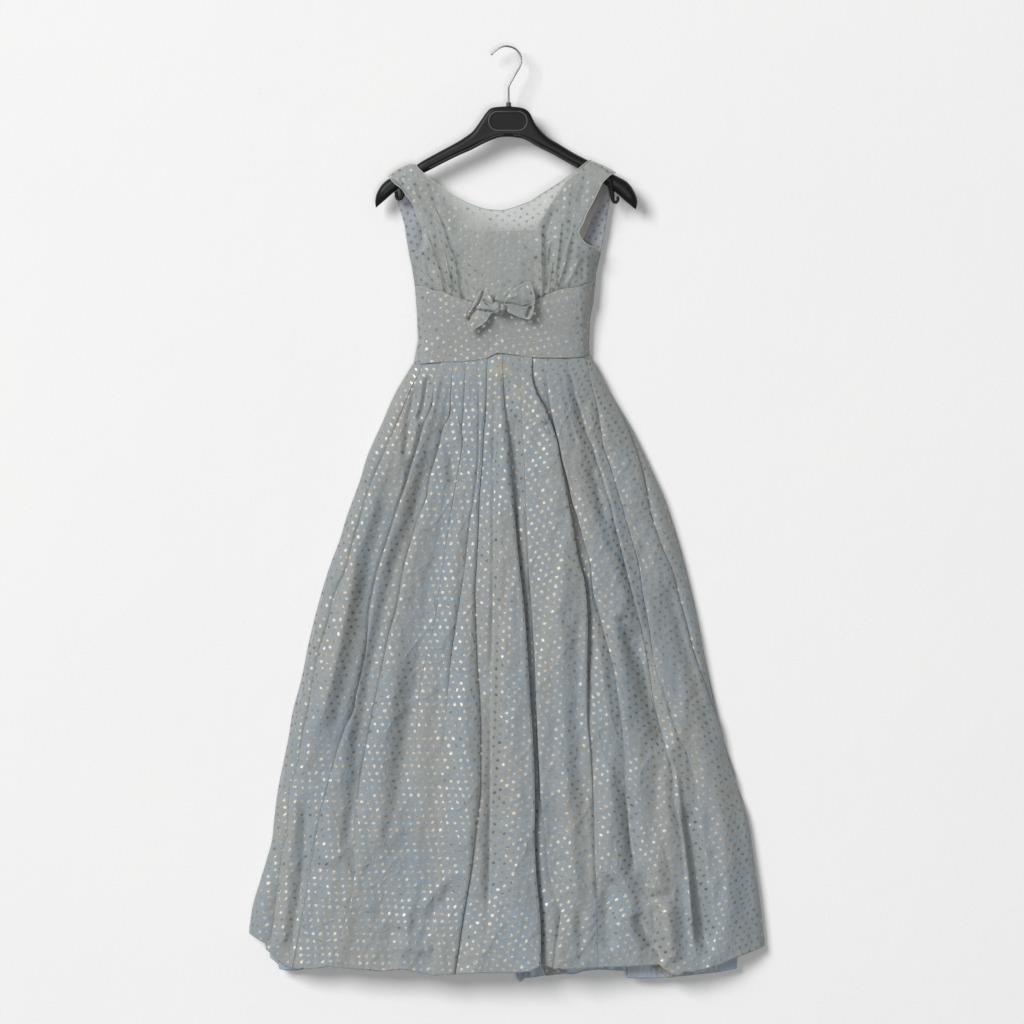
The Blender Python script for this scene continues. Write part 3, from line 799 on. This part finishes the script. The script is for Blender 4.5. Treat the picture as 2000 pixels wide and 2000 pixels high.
def strap_roll(x, y):
    dl, _, _ = seg_dist(x, y, [(750, 350), (766, 338), (773, 332), (787, 325), (802, 318.5), (816, 318)])
    dr, _, _ = seg_dist(x, y, [(1145, 309), (1162, 315), (1180, 323), (1193, 329), (1208, 338)])
    d = np.minimum(dl, dr)
    return 24 * np.exp(-d / 4.5)


def bod_smooth(x, y):
    h = 66 - 6 * sstep(420, 560, y) + 4 * np.exp(-(((x - 985) / 120.0) ** 2 + ((y - 500) / 60.0) ** 2))
    return h - side_drop(x, y) - strap_roll(x, y)


def hbod(x, y):
    h = bod_smooth(x, y)
    for ln, w_, d_, sd in bf:
        dd_, fr, sg = seg_dist(x, y, ln); d_ = d_ * 1.25
        sg = sg if sd == 'L' else -sg
        tp = sstep(0, .25, fr) * np.where(fr > .999, np.exp(-dd_ / 3), 1)
        h += 1.9 * np.where(sg < 0, d_ * np.exp(-dd_ / w_), -d_ * np.exp(-dd_ / w_)) * tp
    for ln, w_, d_ in bsoft:
        dd_, fr, _ = seg_dist(x, y, ln)
        tp = np.clip(np.minimum(fr, 1 - fr) * 5, 0, 1)
        h += 1.7 * d_ * np.exp(-(dd_ / w_) ** 2) * tp
    g = sstep(515, 575, y) * (np.exp(-((x - 880) / 24.0) ** 2) + np.exp(-((x - 1075) / 26.0) ** 2))
    h += 7 * g * sstep(575, 500, y) * .6 + g * 4.6 * vnoise((x - 0.25 * (y - 560) * np.sign(985 - x)) / 4.2, y / 60, 5, 5)
    h += vnoise(x / 22, y / 40, 8, 1) * 1.3 + vnoise(x / 9, y / 14, 2, 2) * 0.35
    bd, _, _ = seg_dist(x, y, [tuple(q) for q in bust[::4]])
    return h - 4.5 * np.exp(-bd / 4.0)


surf('bodice', bod, hbod, 1.9, M_bod, DR, rot=math.radians(-4), lines=[q[0] for q in bf], solid=0)
# lining under the sheer cloth: leaves the yoke clear
lin = [(764, 347), (768, 339), (788, 328.5), (803, 322.5), (811, 323), (829, 343), (850, 366), (862, 395), (870, 425), (884, 449), (900, 452), (960, 452.5), (1030, 450.5), (1046, 449), (1060, 425), (1080, 392), (1108, 352), (1148, 319), (1153, 315.5), (1163, 319.5), (1180, 327.5),
       (1198, 337.5), (1188, 343.5), (1174, 358), (1155, 390), (1134, 436), (1127, 452), (1128, 462), (1136, 474), (1148, 482), (1158, 487), (1158, 552)] + [(x, y + 6) for x, y in bust[::-3]] + \
      [(812, 545), (804, 500), (815, 497), (825, 487), (830, 471), (830, 455), (820, 424), (808, 396), (796, 378), (784, 362)]
surf('bodice_lining', lin, lambda x, y: bod_smooth(x, y) - 2.5 - 11 * sstep(352, 400, y), 4, M_lin, DR)


def edge(name, pts, hf, r=0.9, mat=None, lift=0.3):
    p = np.array(pts, float); h = hf(p[:, 0], p[:, 1])
    h = np.convolve(np.pad(h, 1, 'edge'), [.25, .5, .25], 'valid')
    return tube(name, [W3(a, b, c + lift) for (a, b), c in zip(p, h)], r * S, mat or M_edge, DR, 6)


edge('neckline_edge', neck, hbod, 0.8)
edge('armhole_edge', arm_l, hbod, 0.75)
edge('armhole_edge', arm_r, hbod, 0.75)
edge('strap_edge', crm(strap_l, 3), hbod, 0.9)
edge('strap_edge', crm(strap_r, 3), hbod, 0.9)

# --- midriff band
wl = crm(waist, 3)
mid = [tuple(p) for p in bust] + [(1159.5, 590), (1155, 610), (1152.7, 623), (1150.6, 664), (1152.7, 695)] + [(x, y + 0.5) for x, y in wl[::-1][1:-1]] + [(806, 711), (813, 689), (816, 664), (814, 612.5), (812, 587)]


def hmid(x, y):
    h = 60.5 - 13 * sstep(560, 705, y) - side_drop(x, y) * 0.95
    d, _, sg = seg_dist(x, y, [(975.5, 600), (976, 640), (977, 664), (981, 690)])
    h += -0.7 * np.exp(-(d / 1.3) ** 2)
    d, _, _ = seg_dist(x, y, [(940, 700), (958, 680), (970, 655)]); h -= 1.6 * np.exp(-(d / 8) ** 2)
    h += vnoise(x / 60, y / 26, 6, 6) * 1.1 + vnoise(x / 11, y / 30, 3, 9) * 0.3
    d, _, _ = seg_dist(x, y, [(834, 575), (828, 600), (830, 680)]); h += 0.9 * np.exp(-(d / 3) ** 2)
    d, _, _ = seg_dist(x, y, [(1132, 570), (1136, 620), (1140, 690)]); h += 0.9 * np.exp(-(d / 3) ** 2)
    return h


mb = surf('midriff_band', mid, hmid, 2.1, M_mid, DR, rot=math.radians(4), lines=[[(975.5, 600), (976, 640), (977, 664), (981, 688)]], solid=0.8, uvoff=(7, 3))
_l = mb.data.uv_layers[0].data
for _p in mb.data.polygons:
    if sum(mb.data.vertices[q].co.x for q in _p.vertices) / len(_p.vertices) / S + 1000 > 976.5:
        for _li in _p.loop_indices:
            _v = mb.data.vertices[mb.data.loops[_li].vertex_index].co; _x = _v.x / S + 1000; _y = 1000 - _v.z / S
            _a = math.radians(-24); _l[_li].uv = (math.cos(_a) * _x - math.sin(_a) * _y + 5, math.sin(_a) * _x + math.cos(_a) * _y)
edge('underbust_seam', bust, hmid, 0.75)
edge('waist_seam', wl, lambda x, y: hmid(x, y) - 1.2, 0.6, M_lin)

# --- back of the bodice seen through the armholes
bb = [(768, 352), (777.5, 391.6), (782, 408.7), (790, 440), (794.5, 471), (799, 497), (804, 520), (810, 560), (814, 612), (816, 664), (808, 708), (1150, 694), (1151, 664), (1153, 623), (1159, 585),
      (1165, 530), (1168, 517), (1174, 494), (1178, 471), (1182, 447.5), (1186, 421), (1191, 396), (1192.5, 366), (1196, 345), (1170, 340), (1150, 345), (1130, 400), (1085, 455), (1020, 490), (985, 496),
      (940, 490), (880, 455), (840, 400), (815, 345), (792, 338)]
surf('bodice_back', bb, lambda x, y: 22 + 2.5 * vnoise(x / 18, y / 50, 2, 8) + 16 * np.exp(-(y - 335) / 14.0), 4, M_in, DR, solid=0.8, rot=.3)
# grey facing inside the right armhole
surf('armhole_facing', [(1176, 356), (1184, 352), (1186, 367), (1176, 388), (1167, 408.7), (1157, 430), (1147, 454), (1138, 474), (1126, 462), (1127, 448), (1146, 412), (1160, 388)],
     lambda x, y: 40 + 0.35 * (1160 - x) + 2 * vnoise(x / 12, y / 30), 3, M_fac, DR)
# side panel of the back, right edge
surf('side_panel', [(1160, 484), (1170, 488), (1174, 494), (1170, 506), (1166, 520), (1163, 552), (1160, 586), (1156, 600), (1150, 600), (1152, 520)],
     lambda x, y: 27 - 0.4 * (x - 1160), 3, M_mid, DR)

# --- bow
BW = bpy.data.objects.new('bow', None); C.objects.link(BW); BW.parent = DR; BW.empty_display_size = .02


def hl(x, y):
    h = 75 + 0 * x
    d, fr, sg = seg_dist(x, y, [(940, 573), (937, 583), (930, 594), (925, 604), (916, 615), (914, 622)])
    h += np.where(sg < 0, 5 * np.exp(-d / 6), -5.5 * np.exp(-d / 7)) if False else np.where(sg > 0, -7.5, 3.5) * np.exp(-d / 8)
    d, fr, sg = seg_dist(x, y, [(934, 604), (945, 606), (955, 608), (966, 607)])
    h -= 5 * np.exp(-((y - 605.3 - (x - 934) * .12) / 1.3) ** 2) * sstep(932, 940, x)
    h += np.where(y < 604 + (x - 934) * .12, 5, -5) * np.exp(-d / 7)
    d, fr, sg = seg_dist(x, y, [(946, 588), (952, 593), (958, 597)])
    h -= 7 * np.exp(-(d / 2.2) ** 2)
    d, fr, sg = seg_dist(x, y, [(942, 590), (950, 598), (960, 600)]); h += 2.6 * np.exp(-(d / 3.0) ** 2)
    d, fr, sg = seg_dist(x, y, [(953, 574), (958, 584), (961, 592)]); h += 2.5 * np.exp(-(d / 3.5) ** 2)
    h += 1.0 * vnoise(x / 7, y / 7, 4, 4)
    return h + (y - 610) * -0.03


def hr(x, y):
    yl = np.interp(x, [988, 1000, 1010, 1022, 1028, 1042], [594, 595, 597, 601, 599, 594])
    d = y - yl
    h = 75 - 6 * np.exp(-((d + 1.3) / 1.4) ** 2) * sstep(1040, 1030, x) + np.where(d > 0, 7.0 * np.exp(-d / 14), -8 * np.exp(d / 10) + 3.5 * (1 - np.exp(d / 20)))
    dd_, fr, sg = seg_dist(x, y, [(1032.6, 552.4), (1040, 565), (1044, 583.5), (1042, 606), (1036.7, 620.7)]); h += 3.0 * np.exp(-(dd_ / 3.0) ** 2)
    dd_, fr, sg = seg_dist(x, y, [(1037, 600), (1033, 610), (1031, 618)]); h -= 8 * np.exp(-(dd_ / 3.0) ** 2)
    dd_, fr, sg = seg_dist(x, y, [(988, 590), (996, 583), (1008, 578)]); h += 2.0 * np.exp(-(dd_ / 4.0) ** 2)
    return h + 0.9 * vnoise(x / 8, y / 8, 2, 7)


lp = crm([(913, 629), (914.4, 618.7), (920, 608), (926, 594), (932, 580), (937, 571), (941, 568.5), (947, 568.8), (952, 571), (957, 577), (960, 585), (964, 594), (969, 600), (964, 609), (958, 614), (954, 619.5),
          (950, 627), (941.5, 634), (930, 641), (921, 647.7), (916, 641), (913, 629)], 2.0)[:-1]
surf('bow_loop', lp, hl, 1.3, M_bow, BW, rot=0.6, solid=3.2, uvoff=(3, 5))
rp = crm([(984, 598), (986, 590), (989, 583.5), (998, 572), (1008, 563), (1020, 557), (1029, 552.5), (1035, 553), (1039, 562), (1042, 572), (1044.5, 584), (1043, 597), (1041, 608), (1037.5, 619), (1033, 624),
          (1026, 623), (1016, 619.5), (1008, 616.6), (1000, 613), (992, 610), (984, 598)], 2.0)[:-1]
surf('bow_loop', rp, hr, 1.3, M_bow, BW, rot=-0.5, solid=3.2, uvoff=(9, 2))
for lpp, hh_ in ((lp, hl), (rp, hr)):
    q = np.vstack([lpp, lpp[:1]]); hq = hh_(q[:, 0], q[:, 1]); hq = np.convolve(np.pad(hq, 2, 'wrap'), np.ones(5) / 5, 'valid')
    tube('loop_rim', [W3(a, b, c - .8) for (a, b), c in zip(q, hq)], 1.15 * S, M_rimc, BW, 8)
V = []; F = []; uv = []
NU, NVv = 36, 24
for i in range(NVv + 1):
    th = math.pi * i / NVv
    for k in range(NU):
        ph = 2 * math.pi * k / NU
        dx_, dy_, dz_ = math.sin(th) * math.cos(ph), math.cos(th), math.sin(th) * math.sin(ph)
        waistk = 1 - 0.34 * math.exp(-((dx_ - 0.28) / 0.16) ** 2)
        r = waistk * (1 + 0.06 * math.sin(7 * dx_ + 5 * dy_) + 0.05 * math.sin(9 * dy_ - 6 * dx_ + 1))
        x, y, h = 974.0 + 15.5 * dx_, 602.5 + (12.2 - 1.5 * dx_) * dy_ * r * -1 + 1.5 * dx_, 80 + 12 * dz_ * r
        V.append(W3(x, y, h)); uv.append((x, y + 4))
for i in range(NVv):
    for k in range(NU):
        F.append((i * NU + k, i * NU + (k + 1) % NU, (i + 1) * NU + (k + 1) % NU, (i + 1) * NU + k))
mk('bow_knot', V, F, M_bow, BW, uv=uv)
